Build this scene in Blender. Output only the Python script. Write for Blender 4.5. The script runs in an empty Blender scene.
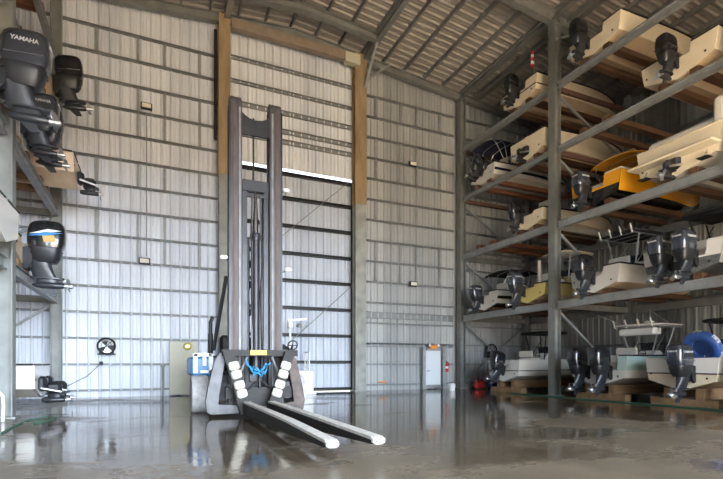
import bpy, bmesh, math, random
from mathutils import Vector, Matrix
random.seed(7)
C = bpy.context.scene.collection
PI = math.pi

# ------------------------------------------------------------------ materials
def principled(name, col, rough=0.5, metal=0.0, coat=0.0, noise=0.0, nscale=3.0, bump=0.0, bscale=40.0, stretch=(1, 1, 1), trans=0.0):
    m = bpy.data.materials.new(name); m.use_nodes = True
    nt = m.node_tree; b = nt.nodes['Principled BSDF']
    b.inputs['Base Color'].default_value = (*col, 1)
    b.inputs['Roughness'].default_value = rough
    b.inputs['Metallic'].default_value = metal
    b.inputs['Coat Weight'].default_value = coat
    if trans:
        b.inputs['Transmission Weight'].default_value = trans
    if noise or bump:
        tc = nt.nodes.new('ShaderNodeTexCoord'); mp = nt.nodes.new('ShaderNodeMapping')
        mp.inputs['Scale'].default_value = stretch
        nt.links.new(tc.outputs['Object'], mp.inputs['Vector'])
    if noise:
        n = nt.nodes.new('ShaderNodeTexNoise'); n.inputs['Scale'].default_value = nscale
        n.inputs['Detail'].default_value = 5
        nt.links.new(mp.outputs['Vector'], n.inputs['Vector'])
        r = nt.nodes.new('ShaderNodeValToRGB')
        r.color_ramp.elements[0].position = 0.3; r.color_ramp.elements[1].position = 0.7
        r.color_ramp.elements[0].color = (*[c * (1 - noise) for c in col], 1)
        r.color_ramp.elements[1].color = (*[min(1, c * (1 + noise)) for c in col], 1)
        nt.links.new(n.outputs['Fac'], r.inputs['Fac']); nt.links.new(r.outputs['Color'], b.inputs['Base Color'])
    if bump:
        n2 = nt.nodes.new('ShaderNodeTexNoise'); n2.inputs['Scale'].default_value = bscale
        nt.links.new(mp.outputs['Vector'], n2.inputs['Vector'])
        bp = nt.nodes.new('ShaderNodeBump'); bp.inputs['Strength'].default_value = bump; bp.inputs['Distance'].default_value = 0.02
        nt.links.new(n2.outputs['Fac'], bp.inputs['Height']); nt.links.new(bp.outputs['Normal'], b.inputs['Normal'])
    return m

M = {}
def mat(k, *a, **kw):
    M[k] = principled(k, *a, **kw); return M[k]
mat('steel', (.25, .26, .25), .55, .3, noise=.18, nscale=2.0)
mat('galv', (.36, .38, .385), .5, .35, noise=.15, nscale=3.0)
mat('girt', (.27, .285, .29), .5, .2, noise=.12)
mat('stud', (.33, .345, .35), .5, .2, noise=.1)
mat('blacksteel', (.022, .024, .026), .5, .2, noise=.2)
mat('tan_paint', (.33, .24, .135), .75, noise=.28, nscale=2.5, stretch=(1, 1, .3))
mat('grey_paint', (.30, .305, .275), .6, noise=.2, nscale=2)
mat('header', (.31, .25, .195), .7, noise=.15)
mat('primer', (.13, .07, .055), .7, noise=.2)
mat('wood', (.11, .058, .032), .8, noise=.3, nscale=6, stretch=(.2, 1, 1))
mat('wood_light', (.30, .185, .095), .8, noise=.25, nscale=6, stretch=(.2, 1, 1))
mat('wood_red', (.20, .085, .045), .8, noise=.25, nscale=6, stretch=(.2, 1, 1))
mat('gel_white', (.84, .83, .79), .22, coat=.3)
mat('gel_cream', (.88, .78, .59), .25, coat=.3, noise=.04)
mat('gel_tan', (.68, .52, .36), .3, coat=.2)
mat('gel_yellow', (.75, .62, .22), .25, coat=.3)
mat('gel_amber', (.90, .42, .02), .25, coat=.3)
mat('gel_aqua', (.52, .72, .70), .22, coat=.3)
mat('gel_navy', (.012, .018, .045), .2, coat=.4)
mat('gel_black', (.012, .012, .014), .2, coat=.4)
mat('bottom_grey', (.13, .14, .14), .7, noise=.35, nscale=14)
mat('bottom_cream', (.70, .54, .36), .45, noise=.1, nscale=2)
mat('bottom_white', (.70, .66, .58), .45, noise=.08, nscale=2)
mat('engine_leg', (.030, .034, .042), .42, .15, coat=.2)
mat('rubber', (.02, .02, .02), .6)
mat('cowl_grey', (.060, .068, .088), .2, .45, coat=.8)
mat('cowl_black', (.014, .015, .018), .25, .1, coat=.7)
mat('cowl_silver', (.30, .33, .37), .25, .6, coat=.6)
mat('engine_dark', (.025, .027, .032), .4, .3)
mat('chrome', (.75, .76, .78), .15, 1.0)
mat('alum', (.62, .64, .66), .3, .9)
mat('decal_white', (.8, .82, .85), .4)
mat('decal_blue', (.03, .22, .62), .35)
mat('decal_gold', (.55, .38, .12), .35)
mat('canvas_black', (.018, .018, .022), .85)
mat('canvas_navy', (.018, .024, .06), .85)
mat('canvas_amber', (.80, .36, .02), .8)
mat('vinyl', (.80, .78, .72), .5)
mat('glass', (.55, .62, .66), .05, trans=.9)
mat('smoke_glass', (.06, .07, .08), .08, trans=.6)
mat('mast', (.050, .045, .047), .5, .1, noise=.45, nscale=9, stretch=(1, 1, .15))
mat('fork_black', (.015, .0135, .0125), .65, .0, noise=.25)
mat('mast_dark', (.030, .030, .034), .4, .4, noise=.3)
mat('mast_rust', (.085, .06, .052), .6, .2, noise=.4, nscale=8, stretch=(1, 1, .2))
mat('lift_grey', (.20, .20, .21), .5, .1, noise=.22, nscale=4)
mat('lift_rust', (.075, .055, .048), .6, .2, noise=.5, nscale=5)
mat('lift_green', (.035, .042, .038), .5, .2, noise=.2)
mat('lift_blue', (.05, .20, .46), .4, noise=.12)
mat('white_paint', (.80, .81, .80), .4, noise=.04)
mat('wear_strip', (.62, .60, .56), .55, noise=.22, nscale=12)
mat('pad_cream', (.56, .54, .45), .5)
mat('yellow', (.72, .40, .01), .45, noise=.12, nscale=20)
mat('arm_grey', (.115, .115, .12), .55, .05, noise=.25, nscale=4)
mat('tyre', (.44, .435, .43), .8, noise=.22, nscale=6)
mat('rope_blue', (.03, .24, .45), .7)
mat('hose_green', (.035, .13, .08), .5)
mat('beige', (.66, .64, .50), .5, noise=.04)
mat('gold', (.72, .58, .22), .3, .6)
mat('door_white', (.74, .80, .84), .4)
mat('red', (.55, .03, .03), .35)
mat('orange', (.85, .30, .05), .45)
mat('blue_plastic', (.04, .11, .35), .45)
mat('white_plastic', (.80, .80, .80), .4)
mat('lens', (.85, .82, .70), .15)
mat('tube_blue', (.05, .14, .50), .35)
mat('concrete_block', (.36, .35, .32), .9, noise=.2)

def wall_material(name, ca, cb):
    m = bpy.data.materials.new(name); m.use_nodes = True
    nt = m.node_tree; b = nt.nodes['Principled BSDF']; b.inputs['Roughness'].default_value = .42
    tc = nt.nodes.new('ShaderNodeTexCoord'); sx = nt.nodes.new('ShaderNodeSeparateXYZ')
    nt.links.new(tc.outputs['Object'], sx.inputs[0])
    add = nt.nodes.new('ShaderNodeMath'); add.operation = 'ADD'
    nt.links.new(sx.outputs[0], add.inputs[0]); nt.links.new(sx.outputs[1], add.inputs[1])
    dv = nt.nodes.new('ShaderNodeMath'); dv.operation = 'DIVIDE'; dv.inputs[1].default_value = .9
    nt.links.new(add.outputs[0], dv.inputs[0])
    fl = nt.nodes.new('ShaderNodeMath'); fl.operation = 'FLOOR'; nt.links.new(dv.outputs[0], fl.inputs[0])
    wn = nt.nodes.new('ShaderNodeTexWhiteNoise'); wn.noise_dimensions = '1D'; nt.links.new(fl.outputs[0], wn.inputs['W'])
    mp = nt.nodes.new('ShaderNodeMapping'); mp.inputs['Scale'].default_value = (1.2, 1.2, .10)
    nt.links.new(tc.outputs['Object'], mp.inputs['Vector'])
    n = nt.nodes.new('ShaderNodeTexNoise'); n.inputs['Scale'].default_value = 2.2; n.inputs['Detail'].default_value = 3
    nt.links.new(mp.outputs['Vector'], n.inputs['Vector'])
    mix = nt.nodes.new('ShaderNodeMath'); mix.operation = 'MULTIPLY_ADD'; mix.inputs[1].default_value = .75
    nt.links.new(wn.outputs['Value'], mix.inputs[0]); nt.links.new(n.outputs['Fac'], mix.inputs[2])
    r = nt.nodes.new('ShaderNodeValToRGB')
    r.color_ramp.elements[0].position = .35; r.color_ramp.elements[0].color = (*ca, 1)
    r.color_ramp.elements[1].position = .95; r.color_ramp.elements[1].color = (*cb, 1)
    nt.links.new(mix.outputs[0], r.inputs['Fac']); nt.links.new(r.outputs['Color'], b.inputs['Base Color'])
    return m
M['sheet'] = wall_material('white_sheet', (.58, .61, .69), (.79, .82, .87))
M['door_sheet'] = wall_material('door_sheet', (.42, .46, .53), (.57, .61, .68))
M['sheet_shaded'] = wall_material('shaded_sheet', (.30, .315, .325), (.45, .465, .465))  # sheet colour darkened to imitate the dimmer light on the right
mat('roof_sheet', (.36, .335, .30), .5, noise=.1)

def floor_material():
    m = bpy.data.materials.new('wet_concrete'); m.use_nodes = True
    nt = m.node_tree; b = nt.nodes['Principled BSDF']; L = nt.links.new
    tc = nt.nodes.new('ShaderNodeTexCoord')
    def noise(scale, detail, stretch=(1, 1, 1), rough=.55):
        mp = nt.nodes.new('ShaderNodeMapping'); mp.inputs['Scale'].default_value = stretch
        L(tc.outputs['Object'], mp.inputs['Vector'])
        n = nt.nodes.new('ShaderNodeTexNoise'); n.inputs['Scale'].default_value = scale; n.inputs['Detail'].default_value = detail
        n.inputs['Roughness'].default_value = rough; L(mp.outputs['Vector'], n.inputs['Vector']); return n.outputs['Fac']
    def math_(op, a, b_=None, clamp=False):
        x = nt.nodes.new('ShaderNodeMath'); x.operation = op; x.use_clamp = clamp
        for i, v in enumerate((a, b_)):
            if v is None: continue
            if isinstance(v, (int, float)): x.inputs[i].default_value = v
            else: L(v, x.inputs[i])
        return x.outputs[0]
    sx = nt.nodes.new('ShaderNodeSeparateXYZ'); L(tc.outputs['Object'], sx.inputs[0])
    pud = noise(.33, 6, (.75, 1.25, 1), .62)
    # the puddled water stands deeper towards the back of the shed, the apron by the mouth has mostly dried
    g = nt.nodes.new('ShaderNodeMapRange'); L(sx.outputs[1], g.inputs['Value'])
    g.inputs['From Min'].default_value = 4.5; g.inputs['From Max'].default_value = 10.5
    g.inputs['To Min'].default_value = -.09; g.inputs['To Max'].default_value = .10
    g2 = nt.nodes.new('ShaderNodeMapRange'); L(sx.outputs[0], g2.inputs['Value'])
    g2.inputs['From Min'].default_value = -3.2; g2.inputs['From Max'].default_value = -1.2
    g2.inputs['To Min'].default_value = -.16; g2.inputs['To Max'].default_value = 0
    f = math_('ADD', math_('ADD', pud, g.outputs[0]), g2.outputs[0])
    wet = nt.nodes.new('ShaderNodeMapRange'); L(f, wet.inputs['Value'])
    wet.inputs['From Min'].default_value = .43; wet.inputs['From Max'].default_value = .53
    col = nt.nodes.new('ShaderNodeValToRGB'); e = col.color_ramp.elements
    e[0].position = .3; e[0].color = (.125, .10, .072, 1); e[1].position = .72; e[1].color = (.215, .172, .122, 1)
    L(noise(1.1, 8, (1, 1, 1), .65), col.inputs['Fac'])
    wcol = nt.nodes.new('ShaderNodeMix'); wcol.data_type = 'RGBA'; wcol.blend_type = 'MULTIPLY'
    L(wet.outputs[0], wcol.inputs[0]); L(col.outputs['Color'], wcol.inputs[6]); wcol.inputs[7].default_value = (.62, .60, .57, 1)
    L(wcol.outputs[2], b.inputs['Base Color'])
    rr = nt.nodes.new('ShaderNodeMapRange'); L(wet.outputs[0], rr.inputs['Value'])
    rr.inputs['To Min'].default_value = .30; rr.inputs['To Max'].default_value = .025
    fine = noise(7, 5)
    L(math_('ADD', rr.outputs[0], math_('MULTIPLY', math_('SUBTRACT', fine, .5), .08), True), b.inputs['Roughness'])
    b.inputs['IOR'].default_value = 1.38
    bp = nt.nodes.new('ShaderNodeBump'); bp.inputs['Distance'].default_value = .012
    ripple = noise(3.2, 5, (1, 1, 1), .62)
    L(math_('ADD', math_('MULTIPLY', ripple, .55), math_('MULTIPLY', math_('SUBTRACT', 1.0, wet.outputs[0]), math_('MULTIPLY', noise(30, 4), .25))), bp.inputs['Height'])
    bp.inputs['Strength'].default_value = .5
    L(bp.outputs['Normal'], b.inputs['Normal'])
    return m
M['floor'] = floor_material()
mat('ground', (.44, .34, .22), .9, noise=.12, nscale=.4)

# ------------------------------------------------------------------ mesh builder
class MB:
    def __init__(s): s.v = []; s.f = []; s.m = []; s.s = []
    def add(s, vs, fs, mi=0, smooth=False):
        o = len(s.v); s.v += [tuple(v) for v in vs]
        for f in fs: s.f.append([o + i for i in f]); s.m.append(mi); s.s.append(smooth)
        return s
    def box(s, c, d, mi=0, rot=None, bev=0.0):
        x, y, z = d[0] / 2, d[1] / 2, d[2] / 2
        if bev:
            b = min(bev, x * .9, y * .9, z * .9)
            rings = []
            for zz, k in ((-z, b), (-z + b, 0), (z - b, 0), (z, b)):
                X, Y = x - k, y - k
                q = b if not k else b * .6
                rings.append([(X, -Y + q, zz), (X, Y - q, zz), (X - q, Y, zz), (-X + q, Y, zz), (-X, Y - q, zz), (-X, -Y + q, zz), (-X + q, -Y, zz), (X - q, -Y, zz)])
            vs, fs = loft_data(rings)
        else:
            vs = [(i, j, k) for i in (-x, x) for j in (-y, y) for k in (-z, z)]
            fs = [(0, 1, 3, 2), (4, 6, 7, 5), (0, 4, 5, 1), (2, 3, 7, 6), (0, 2, 6, 4), (1, 5, 7, 3)]
        R = rot if rot is not None else Matrix.Identity(3)
        vs = [R @ Vector(v) + Vector(c) for v in vs]
        return s.add(vs, fs, mi)
    def frame(s, p0, p1, up=(0, 0, 1)):
        p0 = Vector(p0); p1 = Vector(p1); d = (p1 - p0); L = d.length; d.normalize()
        u = Vector(up)
        if abs(d.dot(u)) > .97: u = Vector((1, 0, 0)) if abs(d.x) < .9 else Vector((0, 1, 0))
        sd = d.cross(u).normalized(); u = sd.cross(d).normalized()
        return p0, p1, d, sd, u, L
    def bar(s, p0, p1, w, h, mi=0, up=(0, 0, 1)):
        p0, p1, d, sd, u, L = s.frame(p0, p1, up)
        vs = [p + sd * a * w / 2 + u * b * h / 2 for p in (p0, p1) for a, b in ((-1, -1), (1, -1), (1, 1), (-1, 1))]
        return s.add(vs, [(3, 2, 1, 0), (4, 5, 6, 7), (0, 1, 5, 4), (1, 2, 6, 5), (2, 3, 7, 6), (3, 0, 4, 7)], mi)
    def ibeam(s, p0, p1, w, h, tw=.02, tf=.03, mi=0, up=(0, 0, 1)):
        p0, p1, d, sd, u, L = s.frame(p0, p1, up)
        a, b = w / 2, h / 2; t = tw / 2
        pr = [(-a, -b), (a, -b), (a, -b + tf), (t, -b + tf), (t, b - tf), (a, b - tf), (a, b), (-a, b), (-a, b - tf), (-t, b - tf), (-t, -b + tf), (-a, -b + tf)]
        n = len(pr)
        vs = [p + sd * x + u * y for p in (p0, p1) for x, y in pr]
        fs = [tuple(range(n))[::-1], tuple(range(n, 2 * n))] + [(i, (i + 1) % n, n + (i + 1) % n, n + i) for i in range(n)]
        return s.add(vs, fs, mi)
    def channel(s, p0, p1, w, h, t=.02, mi=0, up=(0, 0, 1)):
        p0, p1, d, sd, u, L = s.frame(p0, p1, up)
        a, b = w / 2, h / 2
        pr = [(-a, -b), (a, -b), (a, -b + t), (-a + t, -b + t), (-a + t, b - t), (a, b - t), (a, b), (-a, b)]
        n = len(pr)
        vs = [p + sd * x + u * y for p in (p0, p1) for x, y in pr]
        fs = [tuple(range(n))[::-1], tuple(range(n, 2 * n))] + [(i, (i + 1) % n, n + (i + 1) % n, n + i) for i in range(n)]
        return s.add(vs, fs, mi)
    def loft(s, rings, mi=0, smooth=True, cap=True, closed=True):
        vs, fs = loft_data(rings, cap, closed)
        return s.add(vs, fs, mi, smooth)
    def tube(s, pts, r, n=8, mi=0, cyc=False):
        pts = [Vector(p) for p in pts]; rings = []; k = len(pts)
        pu = None
        for i, p in enumerate(pts):
            a = pts[i - 1] if (i > 0 or cyc) else p
            b = pts[(i + 1) % k] if (i < k - 1 or cyc) else p
            d = (b - a)
            if d.length < 1e-9: d = Vector((0, 0, 1))
            d.normalize()
            u = pu if pu is not None else (Vector((0, 0, 1)) if abs(d.z) < .9 else Vector((1, 0, 0)))
            sd = d.cross(u)
            if sd.length < 1e-4: sd = d.orthogonal()
            sd.normalize(); u = sd.cross(d).normalized(); pu = u
            rr = r[i] if isinstance(r, (list, tuple)) else r
            rings.append([p + (sd * math.cos(t) + u * math.sin(t)) * rr for t in [2 * PI * j / n for j in range(n)]])
        if cyc:
            rings.append(rings[0]); return s.loft(rings, mi, True, False)
        return s.loft(rings, mi)
    def cyl(s, p0, p1, r, n=20, mi=0, r2=None):
        return s.tube([p0, p1], [r, r if r2 is None else r2], n, mi)
    def lathe(s, prof, c, axis='z', n=24, mi=0):
        rings = []
        for r, h in prof:
            ring = []
            for j in range(n):
                t = 2 * PI * j / n; a, b = r * math.cos(t), r * math.sin(t)
                ring.append(Vector(c) + Vector({'z': (a, b, h), 'y': (b, h, a), 'x': (h, a, b)}[axis]))
            rings.append(ring)
        return s.loft(rings, mi)
    def prism(s, poly, fn, t0, t1, mi=0):
        n = len(poly)
        vs = [fn(p, t0) for p in poly] + [fn(p, t1) for p in poly]
        fs = [tuple(range(n))[::-1], tuple(range(n, 2 * n))] + [(i, (i + 1) % n, n + (i + 1) % n, n + i) for i in range(n)]
        return s.add(vs, fs, mi)
    def mesh(s, name, mats):
        me = bpy.data.meshes.new(name); me.from_pydata(s.v, [], s.f)
        for m in (mats if isinstance(mats, (list, tuple)) else [mats]): me.materials.append(M[m])
        me.polygons.foreach_set('material_index', s.m)
        me.update()
        bm = bmesh.new(); bm.from_mesh(me); bmesh.ops.recalc_face_normals(bm, faces=bm.faces)
        for f in bm.faces: f.smooth = s.s[f.index]
        bm.to_mesh(me); bm.free()
        if any(s.s): me.set_sharp_from_angle(angle=math.radians(38))
        return me
    def build(s, name, mats, parent=None, label=None):
        return obj(name, s.mesh(name, mats), parent, label)

def loft_data(rings, cap=True, closed=True):
    n = len(rings[0]); vs = [v for r in rings for v in r]; fs = []
    for i in range(len(rings) - 1):
        for j in range(n if closed else n - 1):
            k = (j + 1) % n
            fs.append((i * n + j, i * n + k, (i + 1) * n + k, (i + 1) * n + j))
    if cap and closed:
        fs.append(tuple(range(n))[::-1]); fs.append(tuple(range((len(rings) - 1) * n, len(rings) * n)))
    return vs, fs

def obj(name, me, parent=None, label=None):
    o = bpy.data.objects.new(name, me); C.objects.link(o)
    if parent is not None: o.parent = parent
    if label: o['label'] = label
    return o
def thing(name, label, cat, loc=(0, 0, 0), rz=0, group=None):
    o = bpy.data.objects.new(name, None); C.objects.link(o); o.empty_display_size = .2
    o.location = loc; o.rotation_euler = (0, 0, rz); return tag(o, label, cat, group)
def tag(o, label, cat, group=None):
    o['label'] = label; o['category'] = cat
    if group: o['group'] = group
    return o
def struct(name, mb, mats, label=None, cat=None):
    o = mb.build(name, mats); o['kind'] = 'structure'
    if label: o['label'] = label
    o['category'] = cat or name.split('_')[0]
    return o

# ------------------------------------------------------------------ camera (level, looking 24 deg right of the aisle)
YAW = math.radians(24.1); F = 473.0; H = 1.4
sn, cs = math.sin(YAW), math.cos(YAW)
cam = bpy.data.cameras.new('camera'); co = bpy.data.objects.new('camera', cam); C.objects.link(co)
co.location = (0, 0, H); co.rotation_euler = (PI / 2, 0, -YAW)
cam.sensor_fit = 'HORIZONTAL'; cam.sensor_width = 36; cam.lens = 36 * F / 723
cam.shift_y = (364 - 239.5) / 723
cam.clip_end = 2000
bpy.context.scene.camera = co
def atY(u, v, Y):
    t = (u - 361.5) / F; b = cs - sn * t; D = Y / b
    return Vector((D * (sn + cs * t), Y, H + (364 - v) / F * D))
def atX(u, v, X):
    t = (u - 361.5) / F; a = sn + cs * t; D = X / a
    return Vector((X, D * (cs - sn * t), H + (364 - v) / F * D))
def atZ(u, v, z=0.0):
    D = (H - z) * F / (v - 364); t = (u - 361.5) / F
    return Vector((D * (sn + cs * t), D * (cs - sn * t), z))

# ------------------------------------------------------------------ shell
XL, XR, YB, YF = -12.0, 24.8, 22.75, -9.0
RIDGE, ZR, SL = 6.4, 17.95, .088
def roofz(x): return ZR - SL * abs(x - RIDGE)
PER = .40
PROF = [(0, 0), (.05, .075), (.10, .075), (.15, 0), (.25, 0), (.265, .02), (.29, .02), (.305, 0)]
def corr_line(a, b):
    out = []; k = 0
    while True:
        base = a + k * PER
        for p, h in PROF:
            if base + p < b - 1e-6: out.append((base + p, h))
        if base + PER >= b: break
        k += 1
    out.append((b, 0)); return out
def sheet_x(mb, x0, x1, zb, zt, Y, ztf=None, mi=0):
    ln = corr_line(x0, x1); n = len(ln)
    vs = [(x, Y - h, zb) for x, h in ln] + [(x, Y - h, ztf(x) if ztf else zt) for x, h in ln]
    mb.add(vs, [(i, i + 1, n + i + 1, n + i) for i in range(n - 1)], mi)
    mb.box(((x0 + x1) / 2, Y + .03, (zb + (zt if not ztf else min(ztf(x0), ztf(x1)))) / 2), (x1 - x0, .04, (zt if not ztf else min(ztf(x0), ztf(x1))) - zb))
def sheet_y(mb, y0, y1, zb, zt, X, sg):
    ln = corr_line(y0, y1); n = len(ln)
    vs = [(X + sg * h, y, zb) for y, h in ln] + [(X + sg * h, y, zt) for y, h in ln]
    mb.add(vs, [(i, i + 1, n + i + 1, n + i) for i in range(n - 1)])
    mb.box((X - sg * .03, (y0 + y1) / 2, (zb + zt) / 2), (.04, y1 - y0, zt - zb))

fl = MB().box(((XL + XR) / 2, (YF + YB) / 2, -.1), (XR - XL + .4, YB - YF + .4, .2))
struct('floor', fl, 'floor', 'wet concrete floor with shallow reflecting puddles', 'floor')
gr = MB().box((6.4, 0, -.16), (300, 300, .1))
struct('ground', gr, 'ground', 'dry pale ground around the open building', 'ground')

DX0, DX1, DZ = 3.42, 9.86, 11.02
wb = MB()
sheet_x(wb, XL, DX0, 0, 0, YB, roofz); sheet_x(wb, DX0, RIDGE, DZ, 0, YB, roofz); sheet_x(wb, RIDGE, DX1, DZ, 0, YB, roofz); sheet_x(wb, DX1, XR, 0, 0, YB, roofz, 1)  # bays right of the door use the darkened colour as shade
wall = struct('wall_back', wb, ['sheet', 'sheet_shaded'], 'ribbed sheet metal end wall, right bays coloured as shaded, on grey horizontal girts', 'wall')
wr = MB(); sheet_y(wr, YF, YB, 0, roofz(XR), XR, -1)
wallr = struct('wall_right', wr, 'sheet_shaded', 'ribbed sheet metal wall with painted-in shade behind the right boat rack', 'wall')
wl = MB(); sheet_y(wl, YF, YB, 0, roofz(XL), XL, 1)
walll = struct('wall_left', wl, 'sheet', 'white ribbed sheet metal wall behind the left boat rack', 'wall')
wf = MB()
MX0, MX1, MZ = -3.2, 13.8, 8.6  # mouth of the unseen front wall, sized to dim the upper end wall
sheet_x(wf, XL, MX0, 0, 0, YF, roofz); sheet_x(wf, MX1, XR, 0, 0, YF, roofz); sheet_x(wf, MX0, RIDGE, MZ, 0, YF, roofz); sheet_x(wf, RIDGE, MX1, MZ, 0, YF, roofz)
struct('wall_front', wf, 'sheet', 'unseen sheet metal front wall, added so its mouth shapes the daylight', 'wall')
# girts and stub studs
GZ = [.3 + 1.09 * k for k in range(15)]
YG = YB - .045 - .07
def girt(x0, x1, z, h=.085, m='girt'):
    MB().channel((x0, YG, z), (x1, YG, z), .13, h, .02, up=(0, 0, 1)).build('girt', m, wall)
for z in GZ:
    girt(XL + .1, -3.65, z); girt(-3.25, 2.9, z); girt(10.4, 15.95, z); girt(16.4, XR - .1, z)
for z in (12.25, 12.75, 13.65, 14.66, 15.75): girt(3.45, 9.8, z, .16 if z > 14 else .22)
girt(10.4, 15.95, 4.0, .34); girt(10.4, 15.95, 2.42, .22)
def studs(us, rows):
    for u in us:
        x = atY(u, 200, YG - .05).x
        for a, b in rows:
            MB().channel((x, YG, GZ[a] + .06), (x, YG, GZ[b] - .06), .11, .12, .02, up=(0, 1, 0)).build('stud', 'stud', wall)
studs((96, 138, 165, 200), ((5, 6), (6, 7), (8, 9), (10, 11), (11, 12), (13, 14)))
studs((376, 401, 417, 440), ((5, 6), (6, 7), (8, 9), (10, 11), (11, 12), (13, 14)))
for z in GZ[::2]:
    MB().channel((XR - .16, YF + .1, z), (XR - .16, YB - .3, z), .19, .12, .025).build('girt', 'girt', wallr)
for z in GZ[::2]:
    MB().channel((XL + .16, YF + .1, z), (XL + .16, YB - .3, z), .19, .12, .025).build('girt', 'girt', walll)
for yc in (8.3, 15.45):
    MB().ibeam((XR - .45, yc, 0), (XR - .45, yc, roofz(XR) - .6), .3, .5, up=(1, 0, 0)).build('wall_column', 'steel', wallr)
# columns of the end wall
def column(u0, u1, zc, label):
    x0, x1 = atY(u0, 200, 22.2).x, atY(u1, 200, 22.2).x; xm = (x0 + x1) / 2; w = x1 - x0
    zt = roofz(xm) - .35
    mb = MB(); mb.ibeam((xm, 22.33, 0), (xm, 22.33, zc), w * .92, .4, .03, .03, 0, up=(0, 1, 0))
    mb.ibeam((xm, 22.33, zc), (xm, 22.33, zt), w, .44, .03, .035, 1, up=(0, 1, 0))
    mb.box((xm, 22.30, .02), (w + .15, .6, .04), 0)
    return struct('column', mb, ['grey_paint', 'tan_paint'], label, 'column')
column(218.5, 230, 10.0, 'steel wall column left of the big door, tan above and grey below')
column(354.5, 366, 9.6, 'steel wall column right of the big door, tan above and grey below')
# small conduit / chain beside the left column
dx = atY(216, 100, 22.2).x
tag(MB().tube([(dx, 22.35, 16.6), (dx, 22.35, 11.6)], .07, 8).build('chain_guide', 'blacksteel'), 'dark vertical chain guide beside the tan upper part of the left wall column', 'chain guide')
# ceiling
cb = MB()
for xa, xb in ((XL - .3, RIDGE), (RIDGE, XR + .3)):
    y0 = YF - .6; ln = corr_line(y0, YB + .2); n = len(ln)
    vs = [(xa, y, roofz(xa) - h) for y, h in ln] + [(xb, y, roofz(xb) - h) for y, h in ln]
    cb.add(vs, [(i, i + 1, n + i + 1, n + i) for i in range(n - 1)])
    vs = [(xa, y0, roofz(xa) + .03), (xa, YB + .2, roofz(xa) + .03), (xb, YB + .2, roofz(xb) + .03), (xb, y0, roofz(xb) + .03)]
    vs += [(x, y, z + .05) for x, y, z in vs]
    cb.add(vs, [(0, 1, 2, 3), (7, 6, 5, 4), (0, 4, 5, 1), (1, 5, 6, 2), (2, 6, 7, 3), (3, 7, 4, 0)])
ceil = struct('ceiling', cb, 'roof_sheet', 'ribbed sheet metal roof over purlins', 'ceiling')
x = 6.25 - 1.25 * 14
while x < XR:
    if x > XL: MB().channel((x, YF, roofz(x) - .17), (x, YB - .1, roofz(x) - .17), .09, .22, .02).build('purlin', 'steel', ceil)
    x += 1.25
for yc in (15.45, 8.3, 1.3, -5.8):
    for xa, xb in ((XL + .2, RIDGE), (RIDGE, XR - .2)):
        MB().ibeam((xa, yc, roofz(xa) - .58), (xb, yc, roofz(xb) - .58), .3, .55).build('rafter', 'steel', ceil)
for xa, xb in ((XL + .2, RIDGE), (RIDGE, XR - .2)):
    MB().ibeam((xa, 22.3, roofz(xa) - .5), (xb, 22.3, roofz(xb) - .5), .25, .4).build('rafter', 'steel', ceil)
for xc in (-3.45, 3.2, 10.1, 16.17):
    MB().ibeam((xc, YF + .5, roofz(xc) - .42), (xc, 22.1, roofz(xc) - .42), .26, .3).build('girder', 'steel', ceil)
MB().bar((16.95, YF + .5, roofz(16.9) - .36), (16.95, 22.1, roofz(16.9) - .36), .12, .2).build('girder', 'steel', ceil)
MB().ibeam((-3.2, 20.6, roofz(-3.2) - .45), (RIDGE, 20.6, ZR - .45), .3, .36).build('strut', 'steel', ceil)
MB().ibeam((RIDGE, 20.6, ZR - .45), (10.0, 20.6, roofz(10) - .45), .3, .36).build('strut', 'steel', ceil)
for a, b in (((10.1, 22.2, 15.6), (10.1, 20.7, 17.1)), ((10.3, 22.2, 16.2), (11.6, 22.2, 17.2)), ((16.17, 15.45, 15.6), (17.9, 15.45, 16.4))):
    MB().tube([a, b], .07, 8).build('brace', 'galv', ceil)
hb = MB().box(((3.4 + 9.0) / 2, 22.15, 16.92), (5.6, .3, .42)).box((9.35, 22.1, 16.84), (.8, .34, .5), 1)
struct('trim_1', hb, ['header', 'beige'], 'tan header beam high above the big door', 'beam')

# the tall sliding door
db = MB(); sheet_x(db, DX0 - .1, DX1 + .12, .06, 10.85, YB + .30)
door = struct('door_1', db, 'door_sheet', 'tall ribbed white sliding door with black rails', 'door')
for z in (10.80, 9.6, 8.25, 6.9, 5.55, 4.2, 2.85, 1.5, .12):
    MB().channel((DX0 + .02, YB + .13, z), (DX1 - .02, YB + .13, z), .2, .15, .03).build('door_rail', 'blacksteel', door)
for xx in (DX1 - .1, DX0 + .1):
    MB().channel((xx, YB + .1, .05), (xx, YB + .1, 10.9), .2, .24, .03, up=(0, 1, 0)).build('door_stile', 'blacksteel', door)
for p, q in (((354, 178), (282, 236)), ((354, 284), (289, 343))):
    MB().tube([atY(p[0], p[1], YB - .03), atY(q[0], q[1], YB - .03)], .022, 6).build('tie_rod', 'steel', door)
for v in (180, 193, 201, 229, 255, 283, 309):
    p = atY(358, v, YB - .1); MB().box((DX1 + .03, YB - .04, p.z), (.1, .1, .14)).build('hinge_block', 'mast_rust', door)

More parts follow.
